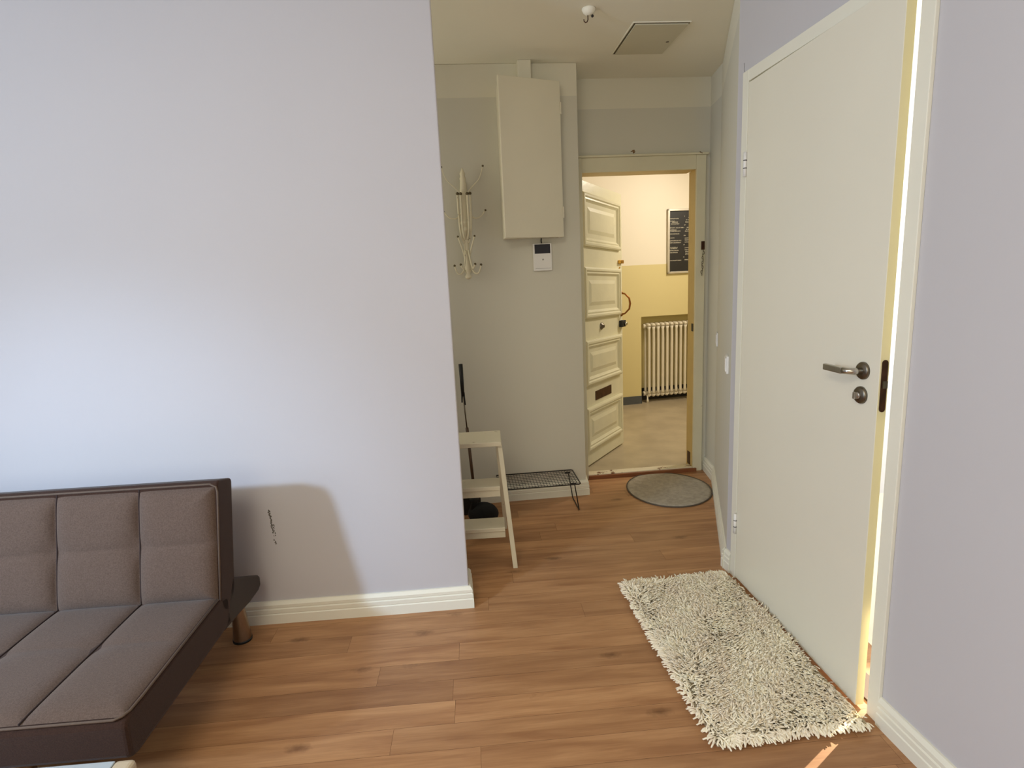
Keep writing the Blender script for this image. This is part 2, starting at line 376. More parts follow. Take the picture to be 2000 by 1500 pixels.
# scuff marks on it
def wall_mark(name, parent, pts, material, yoff=-0.0008, thick=0.0012, origin=None):
    mb = MB()
    for (x, z, w_, h_, t) in pts:
        n = 9; rr = random.Random(int(x*1e4+z*1e3)); pl = []
        for k in range(n):
            a = 2*pi*k/n; q = 0.6+0.5*rr.random(); px, pz = w_*q*cos(a), h_*q*sin(a)
            pl.append((x+px*cos(t)-pz*sin(t), z+px*sin(t)+pz*cos(t)))
        mb.prism(pl, yoff, yoff+thick, 'y')
    return mb.build(name, material, parent)
sw = sframe('trim_6', S0, S1, 'dark scuff scratched into the wall beside the sofa')
def sx(x): return (x-S0[0])/cos(math.atan2(S1[1]-S0[1], S1[0]-S0[0]))
random.seed(3)
wall_mark('scuff', sw, [(sx(-0.9995)+0.0045*random.gauss(0, 0.5)+i*0.00035, 0.490-i*0.0042, 0.0028*(1.3-i/34), 0.0045, 0.5) for i in range(24)]
          + [(sx(-0.990)+0.012*(random.random()-0.5), 0.43-0.085*random.random(), 0.0013, 0.0035, 0.4) for i in range(34)], SCUFF)
tag(sw, 'dark scuff mark on the wall just right of the sofa backrest', 'scuff mark'); del sw['kind']; sw.name = 'scuff_mark'

# hall back wall and its return to the entrance wall
L_ = dist(H0, H1)
wall_at('wall_hall', H0, H1, [(0, L_, 0, 0.30, 0, CZ)], HALLW, 'dim hall wall with the meter cabinet', bevel=0.004)
# entrance wall with doorway
L_ = dist(E0, E1); DX0, DX1, DH = 0.03, 0.753, 1.965
wall_at('wall_entrance', E0, E1, [(-0.40, DX0-0.028, 0.0, 0.14, 0, CZ), (DX1+0.03, L_+0.3, 0.0, 0.14, 0, CZ), (DX0-0.028, DX1+0.03, 0.0, 0.14, DH+0.03, CZ)], HALLW, 'wall above and around the front door opening')
# facet and angled wall right of the hall
wall_at('wall_hall_right', P0, P1, [(-0.04, dist(P0, P1), 0, 0.16, 0, CZ)], HALLW, 'short hall wall right of the front door')
poly = [P1, P2, (P2[0]+0.30, P2[1]+0.02), (P1[0]+0.30, P1[1])]
struct(MB().prism(poly, 0, CZ, 'z').build('wall_angled', HALLW, bevel=0.010, seg=3), 'angled wall between the white door and the hall')
# right wall with the white door opening
JL, JR = -0.004, 0.810; TOPZ = 2.052
wall_at('wall_right', W(0, 0.012), W(1, 0.012), [(-0.104, JL-0.026, 0, 0.12, 0, CZ), (JR+0.026, 5.25, 0, 0.12, 0, CZ), (JL-0.026, JR+0.026, 0, 0.12, TOPZ+0.03, CZ)], WALL, 'lavender white wall around the white door')
# unseen remainder of the room: left wall with window, rear wall with window
def holed(name, A, B, L_, wx0, wx1, wz0, wz1, t, material):
    return wall_at(name, A, B, [(0, wx0, 0, t, 0, CZ), (wx1, L_, 0, t, 0, CZ), (wx0, wx1, 0, t, 0, wz0), (wx0, wx1, 0, t, wz1, CZ)], material)
holed('wall_left', (-3.2, -3.0), (-3.2, 2.2), 5.2, 1.9, 3.4, 0.85, 2.15, 0.15, WALL)
holed('wall_rear', (1.9, -3.0), (-3.3, -3.0), 5.2, 1.9, 3.7, 0.85, 2.15, 0.15, WALL)
def window(n, A, B, x0, x1, z0, z1):
    r = sframe('window_%d' % n, A, B)
    mb = MB()
    mb.box(x0, x1, 0.02, 0.08, z0, z0+0.05).box(x0, x1, 0.02, 0.08, z1-0.05, z1).box(x0, x0+0.05, 0.02, 0.08, z0, z1).box(x1-0.05, x1, 0.02, 0.08, z0, z1)
    mb.build('window_frame', TRIM, r)
    MB().box(x0-0.05, x1+0.05, -0.12, 0.03, z0-0.03, z0).build('window_sill', TRIM, r)
window(1, (-3.2, -3.0), (-3.2, 2.2), 1.9, 3.4, 0.85, 2.15)
window(2, (1.9, -3.0), (-3.3, -3.0), 1.9, 3.7, 0.85, 2.15)
# closing walls of the hall recess, bathroom and stairwell (light containment)
wall_at('wall_recess', (-1.4, 2.31), (-1.4, 3.4), [(0, 1.0, 0, 0.1, 0, CZ)], HALLW)
struct(MB().box(3.0, 3.1, 0.5, 3.3, 0, CZ).box(1.75, 3.0, 0.5, 0.6, 0, CZ).box(1.32, 3.0, 3.2, 3.3, 0, CZ).box(1.19, 1.75, 0.9, 1.0, 0, CZ).box(1.6, 1.75, 0.5, 1.0, 0, CZ).build('wall_bathroom', WALL))
F0 = (-1.55, 5.24); F1 = (3.55, 6.24)                 # far stairwell wall: passes (1.165,5.783),(1.338,5.818)
fa = math.atan2(0.20, 1.0); F0 = (1.338-2.9*cos(fa), 5.818-2.9*sin(fa)); F1 = (1.338+1.9*cos(fa), 5.818+1.9*sin(fa))
NX0, NX1, NZ = 2.9, 3.72, 0.898
wall_at('wall_stairwell', F0, F1, [(0, NX0, 0, 0.2, 0, 2.95), (NX1, 4.8, 0, 0.2, 0, 2.95), (NX0, NX1, 0, 0.2, NZ, 2.95), (NX0, NX1, 0.16, 0.2, 0, NZ)], STAIRW, 'two tone cream and yellow stairwell wall')
struct(MB().box(-1.6, -1.5, 3.6, 6.6, 0, 2.95).box(3.0, 3.1, 3.3, 6.6, 0, 2.95).build('wall_stairwell_side', STAIRW))
struct(MB().box(-1.6, 0.40, 3.80, 3.86, 0, 2.95).box(1.30, 3.0, 3.905, 3.96, 0, 2.95).box(0.30, 1.40, 3.83, 3.90, 2.05, 2.95).build('wall_stairwell_front', STAIRW))
# stairwell skirting
fr_ = sframe('baseboard_stairwell', F0, F1, 'painted grey skirting band in the stairwell')
MB().box(0, NX0, -0.006, 0.0, 0, 0.083).build('skirting', GREYB, fr_)
MB().box(NX0+0.001, NX1-0.001, 0.150, 0.16, 0, 0.13).box(NX0, NX0+0.006, 0.0, 0.155, 0, 0.13).build('niche_skirting', DARKB, fr_)

# ------------------------------------------------------------------ baseboards (grooved profile)
def base_profile(h=0.095, t=0.018):
    return [(0, 0), (-t, 0), (-t, h*0.42), (-t*0.80, h*0.46), (-t*0.92, h*0.50), (-t*0.92, h*0.66), (-t*0.68, h*0.70), (-t*0.80, h*0.74), (-t*0.80, h*0.86), (-t*0.5, h*0.95), (-t*0.35, h), (0, h)]
def baseboard(name, runs, h=0.095, t=0.018, material=TRIM):
    """runs: list of (A,B,ext0,ext1) polylines on wall plane; local -y is the room side"""
    mb = MB()
    for (A, B, e0, e1) in runs:
        a = math.atan2(B[1]-A[1], B[0]-A[0]); Mx = Matrix.Translation((A[0], A[1], 0)) @ Matrix.Rotation(a, 4, 'Z')
        pr = base_profile(h, t); q = MB(); n = len(pr); L_ = dist(A, B)
        v = [(-e0*(-p[0]/t if True else 1), p[0], p[1]) for p in pr]+[(L_+e1*(-p[0]/t), p[0], p[1]) for p in pr]
        f = [tuple(range(n)), tuple(range(n, 2*n))[::-1]]+[(i, (i+1) % n, n+(i+1) % n, n+i) for i in range(n)]
        q.add(v, f); q.xf(Mx); mb.add(q.v, q.f)
    return struct(mb.build(name, material), 'cream grooved skirting board')
t_ = 0.018
baseboard('baseboard_sofa', [(S0, S1, 0, 0), (S1, SC, 0, t_), (SC, (SC[0]-0.015, SC[1]+th), t_, t_), ((SC[0]-0.015, SC[1]+th), (S0[0]+1.9, S0[1]+th+0.08), t_, 0)])
baseboard('baseboard_hall', [(H0, H1, 0, t_), (H1, (0.440, 3.66), t_, 0)])
baseboard('baseboard_hall_right', [(P0, P1, 0, 0), (P1, P2, 0, t_), (P2, W(JL-0.046, 0.012), t_, 0)])
baseboard('baseboard_right', [(W(JR+0.044, 0.012), WEND, 0, 0)], h=0.09)

# ------------------------------------------------------------------ white interior door (frame + leaf)
df = sframe('door_1', W(0, 0), W(1, 0), 'smooth white interior door standing ajar on the right wall')
mb = MB()
mb.box(JL-0.042, JL, 0.0, 0.012, 0, TOPZ+0.042).box(JR, JR+0.044, 0.0, 0.012, 0, TOPZ+0.042).box(JL, JR, 0.0, 0.012, TOPZ, TOPZ+0.042)
mb.build('door_casing', TRIM, df, bevel=0.002)
mb = MB(); mb.box(JL-0.026, JL, 0.012, 0.125, 0, TOPZ+0.026).box(JR, JR+0.026, 0.012, 0.125, 0, TOPZ+0.026).box(JL, JR, 0.012, 0.125, TOPZ, TOPZ+0.026)
mb.box(JL, JL+0.012, 0.052, 0.07, 0, TOPZ)
mb.box(JL, JR, 0.052, 0.07, TOPZ-0.012, TOPZ)
mb.build('door_jamb', DOORW, df, bevel=0.001)
MB().box(JR-0.0012, JR, 0.006, 0.03, 0.93, 1.09).build('strike_plate', STEELD, df)
MB().box(JL, JR, 0.036, 0.12, 0.0, 0.008).build('door_sill', mat('dark_sill', (70, 46, 32), 0.5), df)
leafw = 0.786; lz0, lz1 = 0.011, 2.046
LF = bpy.data.objects.new('door_leaf', None)
# leaf as a mesh parented to the door frame, rotated about the hinge
lrot = R(173.7)-R(175.1)
leaf = MB().box(0.001, leafw, 0.0, 0.028, lz0, lz1).build('door_leaf', DOORW, df, bevel=0.0015, rot=(0, 0, lrot))
leaf['label'] = 'flat white door leaf'
MB().box(leafw-0.0006, leafw+0.0006, 0.001, 0.027, lz0+0.002, lz1-0.002).build('leaf_edge', EDGEP, leaf)['label'] = 'yellowed latch edge of the leaf'
# forend plate with rounded ends
pl = []
for k in range(13): a = pi*k/12; pl.append((0.014+0.009*cos(a), 1.094-0.009+0.009*sin(a)))
for k in range(13): a = pi+pi*k/12; pl.append((0.014+0.009*cos(a), 0.946+0.009+0.009*sin(a)))
fp = MB().prism(pl, leafw+0.0006, leafw+0.0022, 'x').build('lock_plate', DARKMET, leaf); fp['label'] = 'dark bronze lock plate'
MB().box(leafw+0.002, leafw+0.009, 0.008, 0.020, 1.015, 1.035).build('latch_bolt', STEELD, fp)
# handle: rose, neck, lever
hs = 0.724
h = MB().lathe([(0.0255, 0), (0.0255, -0.005), (0.023, -0.009), (0.001, -0.009)], 32, (hs, 0, 1.055), 'y').build('handle_rose', STEELD, leaf); h['label'] = 'round steel rose'
lv = MB(); lv.tube([(hs, -0.006, 1.055), (hs, -0.030, 1.055), (hs-0.006, -0.044, 1.055), (hs-0.022, -0.050, 1.0555)], 0.0095, 14)
lv.build('handle_neck', METAL, h)
MB().box(hs-0.106, hs-0.020, -0.056, -0.043, 1.045, 1.064).build('door_handle', METAL, h, bevel=0.003)
e = MB().lathe([(0.0255, 0), (0.0255, -0.005), (0.022, -0.010), (0.001, -0.010)], 32, (hs-0.003, 0, 0.983), 'y').build('escutcheon', STEELD, leaf); e['label'] = 'round steel thumb turn'
mb = MB().lathe([(0.011, -0.009), (0.010, -0.016), (0.001, -0.016)], 20, (hs-0.003, 0, 0.983), 'y'); mb.box(hs-0.0065, hs+0.0005, -0.026, -0.014, 0.973, 0.993)
mb.build('thumb_turn', METAL, e, bevel=0.001)
for z in (1.752, 0.262):
    mb = MB(); mb.tube([(-0.001, -0.0055, z-0.045), (-0.001, -0.0055, z+0.045)], 0.0065, 12)
    hg = mb.build('hinge', WHITEP, df)
    MB().tube([(-0.001, -0.0055, z-0.016), (-0.001, -0.0055, z-0.013)], 0.0072, 12).tube([(-0.001, -0.0055, z+0.013), (-0.001, -0.0055, z+0.016)], 0.0072, 12).build('hinge_ring', BLACK, hg)
# hairline crack in the plaster above the casing
cr = sframe('trim_1', W(0, 0.012), W(1, 0.012)); 
MB().tube([(-0.050, -0.0004, 2.094), (-0.058, -0.0004, 2.108), (-0.056, -0.0004, 2.120), (-0.061, -0.0004, 2.135)], 0.0008, 5).build('plaster_crack', SCUFF, cr)

# ------------------------------------------------------------------ front door (old panelled) + frame
ef = sframe('door_2', E0, E1, 'old cream panelled front door standing open to the stairwell')
mb = MB()
mb.box(-0.004, DX0, -0.022, 0.0, 0, DH+0.085).box(DX1, DX1+0.062, -0.018, 0.0, 0, DH+0.085).box(DX0, DX1, -0.018, 0.0, DH, DH+0.085).box(-0.006, DX1+0.075, -0.028, 0.0, DH+0.085, DH+0.098)
mb.build('door_casing', OLDTRIM, ef, bevel=0.003)
YJ = mat('yellow_jamb', (214, 188, 126), 0.45, noise=0.05, nscale=6)
mb = MB(); mb.box(DX0-0.028, DX0, 0.0, 0.14, 0, DH+0.03).box(DX1, DX1+0.03, 0.0, 0.075, 0, DH+0.03).box(DX0, DX1, 0.0, 0.14, DH, DH+0.03)
mb.build('door_jamb', YJ, ef, bevel=0.002)['label'] = 'yellowed door lining'
MB().box(DX1, DX1+0.012, 0.075, 0.10, 0.0, DH).build('door_stop', YJ, ef, bevel=0.003)
MB().box(DX1-0.003, DX1, 0.004, 0.03, 0.955, 1.005).build('strike_plate', BLACK, ef)
MB().box(DX1-0.003, DX1+0.0, 0.030, 0.074, 0.032, 0.12).build('kick_plate', DARKMET, ef)
MB().box(DX0, DX1, -0.012, 0.055, 0.0, 0.030).build('door_sill', THRESH, ef, bevel=0.005)['label'] = 'chipped white painted threshold'
MB().box(DX0, DX1+0.02, -0.030, -0.012, 0.0, 0.023).build('sill_riser', REDWOOD, ef)
# chips in the plaster over the lintel
ch = thing('plaster_chip', 'brown chip in the plaster above the middle of the front door', 'paint chip', (E0[0], E0[1], 0), math.atan2(E1[1]-E0[1], E1[0]-E0[0]))
wall_mark('chip', ch, [(0.355, 2.087, 0.013, 0.006, 0.2), (0.362, 2.078, 0.010, 0.007, 0.7), (0.345, 2.082, 0.006, 0.003, 0)], CHIP)
ch = thing('plaster_chip', 'small brown chip at the top right corner of the front door frame', 'paint chip', (E0[0], E0[1], 0), math.atan2(E1[1]-E0[1], E1[0]-E0[0]))
wall_mark('chip', ch, [(0.772, 2.063, 0.009, 0.004, -0.5), (0.782, 2.058, 0.006, 0.003, -0.3)], CHIP, yoff=-0.029)

FD = math.atan2(4.418-3.836, 0.871-0.481)
fd = bpy.data.objects.new('door_leaf', None)
FDW, FDH = 0.708, 1.925
def oos(mb_):
    mb_.v = [(x, y, z*(1.0+0.010-0.020*x/0.7)) for x, y, z in mb_.v]; return mb_
body = oos(MB().box(0.0, FDW, 0.0, 0.045, 0.012, 1.944))
rot = FD; loc = (0.481, 3.846, 0)
import mathutils
inv = Matrix.Rotation(-math.atan2(E1[1]-E0[1], E1[0]-E0[0]), 4, 'Z') @ Matrix.Translation((-E0[0], -E0[1], 0))
mw = Matrix.Translation(loc) @ Matrix.Rotation(rot, 4, 'Z'); ml = inv @ mw
fleaf = body.build('door_leaf', OLDDOOR, ef, bevel=0.003, loc=ml.translation, rot=ml.to_euler()); fleaf['label'] = 'cream leaf with four moulded panels'
def panel(z0, z1, u0=0.040, u1=0.655):
    """raised moulding frame plus raised field"""
    mb = MB()
    def ring(a, d0, b, d1):   # sloped ring between inset a (depth d0) and inset b (depth d1)
        v = []
        for ins, d in ((a, d0), (b, d1)):
            v += [(u0+ins, -d, z0+ins), (u1-ins, -d, z0+ins), (u1-ins, -d, z1-ins), (u0+ins, -d, z1-ins)]
        mb.add(v, [(i, (i+1) % 4, 4+(i+1) % 4, 4+i) for i in range(4)])
    prof = [(0, -0.002), (0, 0.016), (0.010, 0.022), (0.022, 0.022), (0.030, 0.014), (0.040, 0.016), (0.048, 0.008), (0.056, 0.002), (0.085, 0.002), (0.110, 0.010)]
    for (a, d0), (b, d1) in zip(prof[:-1], prof[1:]): ring(a, d0, b, d1)
    ins = 0.110; mb.add([(u0+ins, -0.010, z0+ins), (u1-ins, -0.010, z0+ins), (u1-ins, -0.010, z1-ins), (u0+ins, -0.010, z1-ins)], [(0, 1, 2, 3)])
    me = oos(mb).build('door_panel', OLDDOOR, fleaf)
    return me
for z0, z1 in ((1.528, 1.868), (1.050, 1.392), (0.590, 0.900), (0.122, 0.430)): panel(z0, z1)
MB().box(0.20, 0.475, -0.004, 0.001, 0.464, 0.530).build('mail_slot', DARKMET, fleaf, bevel=0.001)['label'] = 'dark bronze mail slot'
k = MB().lathe([(0.026, 0), (0.026, -0.004), (0.020, -0.010), (0.013, -0.012), (0.012, -0.022), (0.001, -0.022)], 24, (0.322, 0, 0.985), 'y').build('lock_cylinder', STEELD, fleaf)
MB().box(0.632, 0.700, -0.020, 0.0, 1.420, 1.446).build('night_latch', BRASS, fleaf, bevel=0.003)['label'] = 'brass latch'
MB().lathe([(0.006, 0), (0.006, -0.006), (0.001, -0.006)], 12, (0.655, 0, 1.39), 'y').build('latch_screw', BRASS, fleaf)
mb = MB(); mb.tube([(0.682, -0.002, 1.20), (0.684, -0.03, 1.195), (0.694, -0.062, 1.16), (0.696, -0.068, 1.12), (0.694, -0.062, 1.08), (0.684, -0.03, 1.045), (0.682, -0.002, 1.04)], 0.006, 10, radii=[0.008, 0.006, 0.007, 0.008, 0.007, 0.006, 0.008])
mb.ball((0.682, -0.003, 1.205), 0.011).ball((0.682, -0.003, 1.035), 0.011)
mb.build('pull_handle', mat('bronze_handle', (150, 96, 46), 0.35, 0.9, noise=0.15), fleaf)['label'] = 'curved bronze pull handle'
k = MB().box(0.640, 0.706, -0.030, 0.0, 0.945, 0.995).build('rim_lock', BLACKP, fleaf, bevel=0.004)
MB().lathe([(0.014, -0.028), (0.014, -0.044), (0.011, -0.047), (0.001, -0.047)], 18, (0.684, 0, 0.968), 'y').build('lock_knob', METAL, k)
MB().box(FDW-0.0004, FDW+0.002, 0.008, 0.036, 0.93, 1.02).build('lock_plate', DARKMET, fleaf)
# door chain on the right casing
dc = thing('door_chain', 'tarnished security chain hanging on the casing right of the front door', 'door chain', (E0[0], E0[1], 0), math.atan2(E1[1]-E0[1], E1[0]-E0[0]))
cx = 0.797; MB().box(cx-0.010, cx+0.012, -0.028, -0.022, 1.475, 1.528).build('chain_plate', DARKMET, dc, bevel=0.002)
mb = MB()
for i in range(11):
    z = 1.470-i*0.0148; xx = cx+0.002+0.0035*sin(i*1.9)-0.0008*i; n = 10; vert = i % 2
    pts = []
    for k in range(n+1):
        a = 2*pi*k/n; dx, dz = 0.0045*cos(a), 0.0095*sin(a)
        pts.append((xx+(dx if vert else dx*0.3), -0.030+(0 if vert else dx), z+dz))
    mb.tube(pts, 0.0016, 6, cap=False)
mb.build('chain_links', HOOKDARK, dc)

# ------------------------------------------------------------------ stairwell: radiator and directory board
rd = thing('column_radiator', 'white cast iron column radiator in the yellow stairwell niche', 'radiator', (F0[0], F0[1], 0), fa)
r0 = NX0+0.068; pit = 0.0505; nsec = 12
def rad_section():
    mb = MB()
    for y in (0.020, 0.110):
        mb.tube([(0, y, 0.09), (0, y, 0.12), (0, y, 0.76), (0, y, 0.79)], 0.0135, 10, radii=[0.019, 0.0135, 0.0135, 0.019])
    for z, sgn in ((0.795, 1), (0.088, -1)):
        mb.tube([(0, 0.012, z), (0, 0.020, z+0.012*sgn), (0, 0.065, z+0.014*sgn), (0, 0.110, z+0.012*sgn), (0, 0.118, z)], 0.019, 10)
        mb.tube([(-pit/2, 0.065, z), (pit/2, 0.065, z)], 0.018, 12)
    return mb
s0 = None
for i in range(nsec):
    if s0 is None: s0 = rad_section().build('section', RADW, rd); s = s0
    else: s = s0.copy(); COL.objects.link(s); s.parent = rd
    s.location = (r0+pit*(i+0.5), 0, 0)
for z in (0.795, 0.088):
    MB().lathe([(0.022, 0), (0.024, -0.006), (0.024, -0.02), (0.001, -0.02)], 14, (r0, 0.065, z), 'x').build('end_plug', RADW, rd)
vb = MB().lathe([(0.012, 0.0), (0.012, 0.03), (0.008, 0.032), (0.008, 0.075)], 12, (r0+0.008, 0.0200, 0.0)).build('foot', RADW, rd)
MB().lathe([(0.012, 0.0), (0.012, 0.03), (0.008, 0.032), (0.008, 0.075)], 12, (r0+pit*(nsec-0.5), 0.0200, 0.0)).build('foot', RADW, rd)

bx0 = 2.9 + (1.607-1.338)/cos(fa)+0.004; bw = 0.60; bz0, bz1 = 1.314, 1.942
bd = thing('directory_board', 'black residents board with white lettering on the stairwell wall', 'sign board', (F0[0], F0[1], 0), fa)
MB().box(bx0+0.01, bx0+bw-0.01, -0.014, -0.001, bz0+0.01, bz1-0.01).build('board_panel', BOARDB, bd)
mb = MB(); f_ = 0.020
mb.box(bx0, bx0+f_, -0.026, 0, bz0, bz1).box(bx0+bw-f_, bx0+bw, -0.026, 0, bz0, bz1).box(bx0, bx0+bw, -0.026, 0, bz0, bz0+f_).box(bx0, bx0+bw, -0.026, 0, bz1-f_, bz1)
mb.build('board_frame', ALU, bd, bevel=0.002)
# lettering: rows of small white letters (illegible at this distance), placed as in the photograph
def bxz(x, y):  # zoomed crop pixel -> board local
    return bx0+0.010+(x-232)/8.82*0.00555, bz1-0.018-(y-182)/8.82*0.00519
rows = [(310, 255, 395), (350, 255, 330), (367, 290, 395), (397, 270, 415), (460, 245, 345), (460, 362, 500), (495, 258, 362), (516, 258, 430), (560, 245, 415), (625, 245, 325),
        (672, 245, 445), (705, 245, 442), (782, 265, 380), (802, 268, 378), (835, 245, 405), (868, 245, 385), (1001, 250, 452),
        (275, 503, 520), (418, 498, 518), (590, 495, 515), (742, 490, 512), (948, 488, 505),
        (300, 565, 760), (335, 530, 780), (370, 518, 740), (460, 545, 760), (490, 530, 720), (520, 512, 770), (635, 512, 740), (665, 512, 780), (700, 512, 740), (795, 512, 760), (830, 512, 770), (862, 520, 700), (900, 520, 760), (995, 512, 590), (995, 605, 740)]
mb = MB(); rl = random.Random(11)
for (y, xa, xb) in rows:
    x, z = bxz(xa, y); x1, _ = bxz(xb, y); hh = 0.0085
    while x < x1:
        wd = 0.0042+0.0022*rl.random(); k = rl.randrange(6); T = 0.0016; y0, y1 = -0.0155, -0.0138
        if k in (0, 1, 2): mb.box(x, x+T, y0, y1, z-hh/2, z+hh/2)
        if k in (0, 3): mb.box(x+wd-T, x+wd, y0, y1, z-hh/2, z+hh/2)
        if k in (1, 2, 4): mb.box(x, x+wd, y0, y1, z+hh/2-T, z+hh/2)
        if k in (1, 3, 5): mb.box(x, x+wd, y0, y1, z-hh/2, z-hh/2+T)
        if k in (0, 2, 3, 5): mb.box(x, x+wd, y0, y1, z-T/2, z+T/2)
        if k in (4, 5): mb.box(x+wd/2-T/2, x+wd/2+T/2, y0, y1, z-hh/2, z+hh/2)
        x += wd+0.0016
        if rl.random() < 0.10: x += 0.004
mb.build('lettering', LETTER, bd)
# ------------------------------------------------------------------ hall: meter cabinet, chase, intercom, coat rack
ha = math.atan2(H1[1]-H0[1], H1[0]-H0[0])
def hx(x): return (x-H0[0])/cos(ha)
def hthing(name, label, cat, x, z=0.0):
    return thing(name, label, cat, (x, H0[1]+(x-H0[0])*math.tan(ha), z), ha)
cb_ = hthing('meter_cabinet', 'tall cream metal cabinet mounted high on the hall wall, door ajar', 'cabinet', -0.03, 1.572)
MB().box(0.016, 0.340, -0.075, -0.0005, 0.0, 0.80).build('body', CABW, cb_, bevel=0.003)
dr = MB().box(-0.362, 0.0, -0.018, 0.0, -0.004, 0.806).build('door', CABW, cb_, bevel=0.004, loc=(0.347, -0.079, 0), rot=(0, 0, R(19)))
dr['label'] = 'cabinet door standing slightly open'
for z in (0.10, 0.64): MB().box(-0.006, 0.004, -0.020, 0.004, z, z+0.06).build('hinge', CABW, dr)
pc = hthing('conduit_cover', 'narrow boxed conduit running from the cabinet up to the ceiling', 'conduit', 0.104, 2.372)
MB().box(0.0, 0.072, -0.055, 0.0, 0.0, CZ-2.372-0.0005).build('cover', HALLW, pc, bevel=0.003)
ic = hthing('door_intercom', 'white wall intercom with a black screen below the meter cabinet', 'intercom', 0.155, 1.388)
MB().box(0.0, 0.108, -0.022, 0.0, 0.0, 0.155).build('housing', WHITEP, ic, bevel=0.004)
MB().box(0.008, 0.098, -0.0232, -0.021, 0.098, 0.149).build('screen', SCREEN, ic)
MB().lathe([(0.0045, 0), (0.0045, -0.001), (0.001, -0.001)], 14, (0.055, -0.022, 0.064), 'y').build('call_button', mat('grey_icon', (150, 146, 142), 0.5), ic)
MB().box(0.010, 0.098, -0.0228, -0.0215, 0.014, 0.016).build('button_strip', mat('grey_icon', (150, 146, 142), 0.5), ic)
MB().tube([(0.052, -0.006, 0.153), (0.050, -0.008, 0.170), (0.052, -0.006, 0.186)], 0.0035, 8).build('cable', BLACKP, ic)

cr = hthing('coat_rack', 'ornate old painted metal coat rack with curled hooks on the hall wall', 'coat rack', -0.222, 1.36)
post = [(0.004, 0.0), (0.012, 0.006), (0.014, 0.016), (0.008, 0.030), (0.013, 0.045), (0.017, 0.070), (0.013, 0.085), (0.010, 0.10), (0.011, 0.20), (0.013, 0.255), (0.019, 0.265), (0.019, 0.275), (0.013, 0.285), (0.013, 0.295), (0.019, 0.305), (0.019, 0.312), (0.014, 0.325),
        (0.016, 0.40), (0.015, 0.48), (0.011, 0.53), (0.013, 0.545), (0.009, 0.556), (0.012, 0.57), (0.006, 0.585), (0.002, 0.60)]
post = [(r*1.35, h) for r, h in post]
MB().lathe(post, 16, (0, -0.045, 0)).build('post', HOOKP, cr)
for z in (0.07, 0.50): MB().box(-0.014, 0.014, -0.045, -0.001, z-0.008, z+0.008).box(-0.016, 0.016, -0.006, -0.001, z-0.035, z+0.035).build('wall_bracket', HOOKP, cr, bevel=0.003)
def curl(pts, r=0.0035, tip=0.008, tipmat=None):
    P_ = [Vector(p) for p in pts]; out = []
    for i in range(len(P_)-1):
        p0 = P_[max(i-1, 0)]; p1 = P_[i]; p2 = P_[i+1]; p3 = P_[min(i+2, len(P_)-1)]
        for k in range(6):
            t = k/6; out.append(0.5*((2*p1)+(-p0+p2)*t+(2*p0-5*p1+4*p2-p3)*t*t+(-p0+3*p1-3*p2+p3)*t**3))
    out.append(P_[-1]); o_ = MB().tube(out, r, 8).build('hook', HOOKP, cr)
    MB().ball(out[-1], tip, 8).build('hook_tip', tipmat or HOOKDARK, o_)
for sgn in (-1, 1):
    curl([(0.012*sgn, -0.05, 0.20), (0.028*sgn, -0.062, 0.25), (0.034*sgn, -0.07, 0.36), (0.034*sgn, -0.075, 0.462)], 0.0055, 0.009)
    curl([(0.008*sgn, -0.058, 0.22), (0.017*sgn, -0.085, 0.28), (0.018*sgn, -0.095, 0.38), (0.018*sgn, -0.095, 0.458)], 0.0055, 0.009)
    curl([(0.012*sgn, -0.05, 0.375), (0.045*sgn, -0.055, 0.335), (0.085*sgn, -0.06, 0.338), (0.115*sgn, -0.062, 0.372)], 0.0035, 0.006)
    curl([(0.012*sgn, -0.05, 0.46), (0.05*sgn, -0.055, 0.50), (0.09*sgn, -0.058, 0.54), (0.113*sgn, -0.06, 0.605)], 0.0022, 0.006)
    curl([(0.010*sgn, -0.05, 0.10), (0.022*sgn, -0.06, 0.16), (0.036*sgn, -0.066, 0.205), (0.046*sgn, -0.07, 0.235)], 0.0045, 0.006)
    curl([(0.012*sgn, -0.05, 0.075), (0.036*sgn, -0.062, 0.035), (0.060*sgn, -0.066, 0.036), (0.074*sgn, -0.066, 0.078)], 0.0045, 0.007)
    curl([(0.008*sgn, -0.058, 0.16), (0.014*sgn, -0.085, 0.11), (0.026*sgn, -0.095, 0.06), (0.040*sgn, -0.095, 0.082)], 0.005, 0.007)

# ------------------------------------------------------------------ switches on the angled wall
wa = math.atan2(P2[1]-P1[1], P2[0]-P1[0]); LW = dist(P1, P2)
def onw(t): return (P1[0]+(P2[0]-P1[0])*t, P1[1]+(P2[1]-P1[1])*t)
for t, z, lb in ((0.955, 0.930, 'white light switch on the angled wall nearest the white door'),):
    q = onw(0.86); s = thing('light_switch', lb, 'light switch', (q[0], q[1], z-0.005), wa)
    MB().box(-0.040, 0.040, -0.011, 0, -0.041, 0.041).build('plate', WHITEP, s, bevel=0.003)
    MB().box(-0.030, 0.030, -0.016, -0.010, -0.031, 0.031).build('rocker', WHITEP, s, bevel=0.002)
s = thing('light_switch', 'smaller white switch further back, beside the front door', 'light switch', (onw(0.08)[0], onw(0.08)[1], 0.935), wa)
MB().box(-0.040, 0.040, -0.009, 0, -0.041, 0.041).build('plate', WHITEP, s, bevel=0.003)
MB().box(-0.026, 0.026, -0.012, -0.008, -0.028, 0.028).build('rocker', WHITEP, s, bevel=0.002)

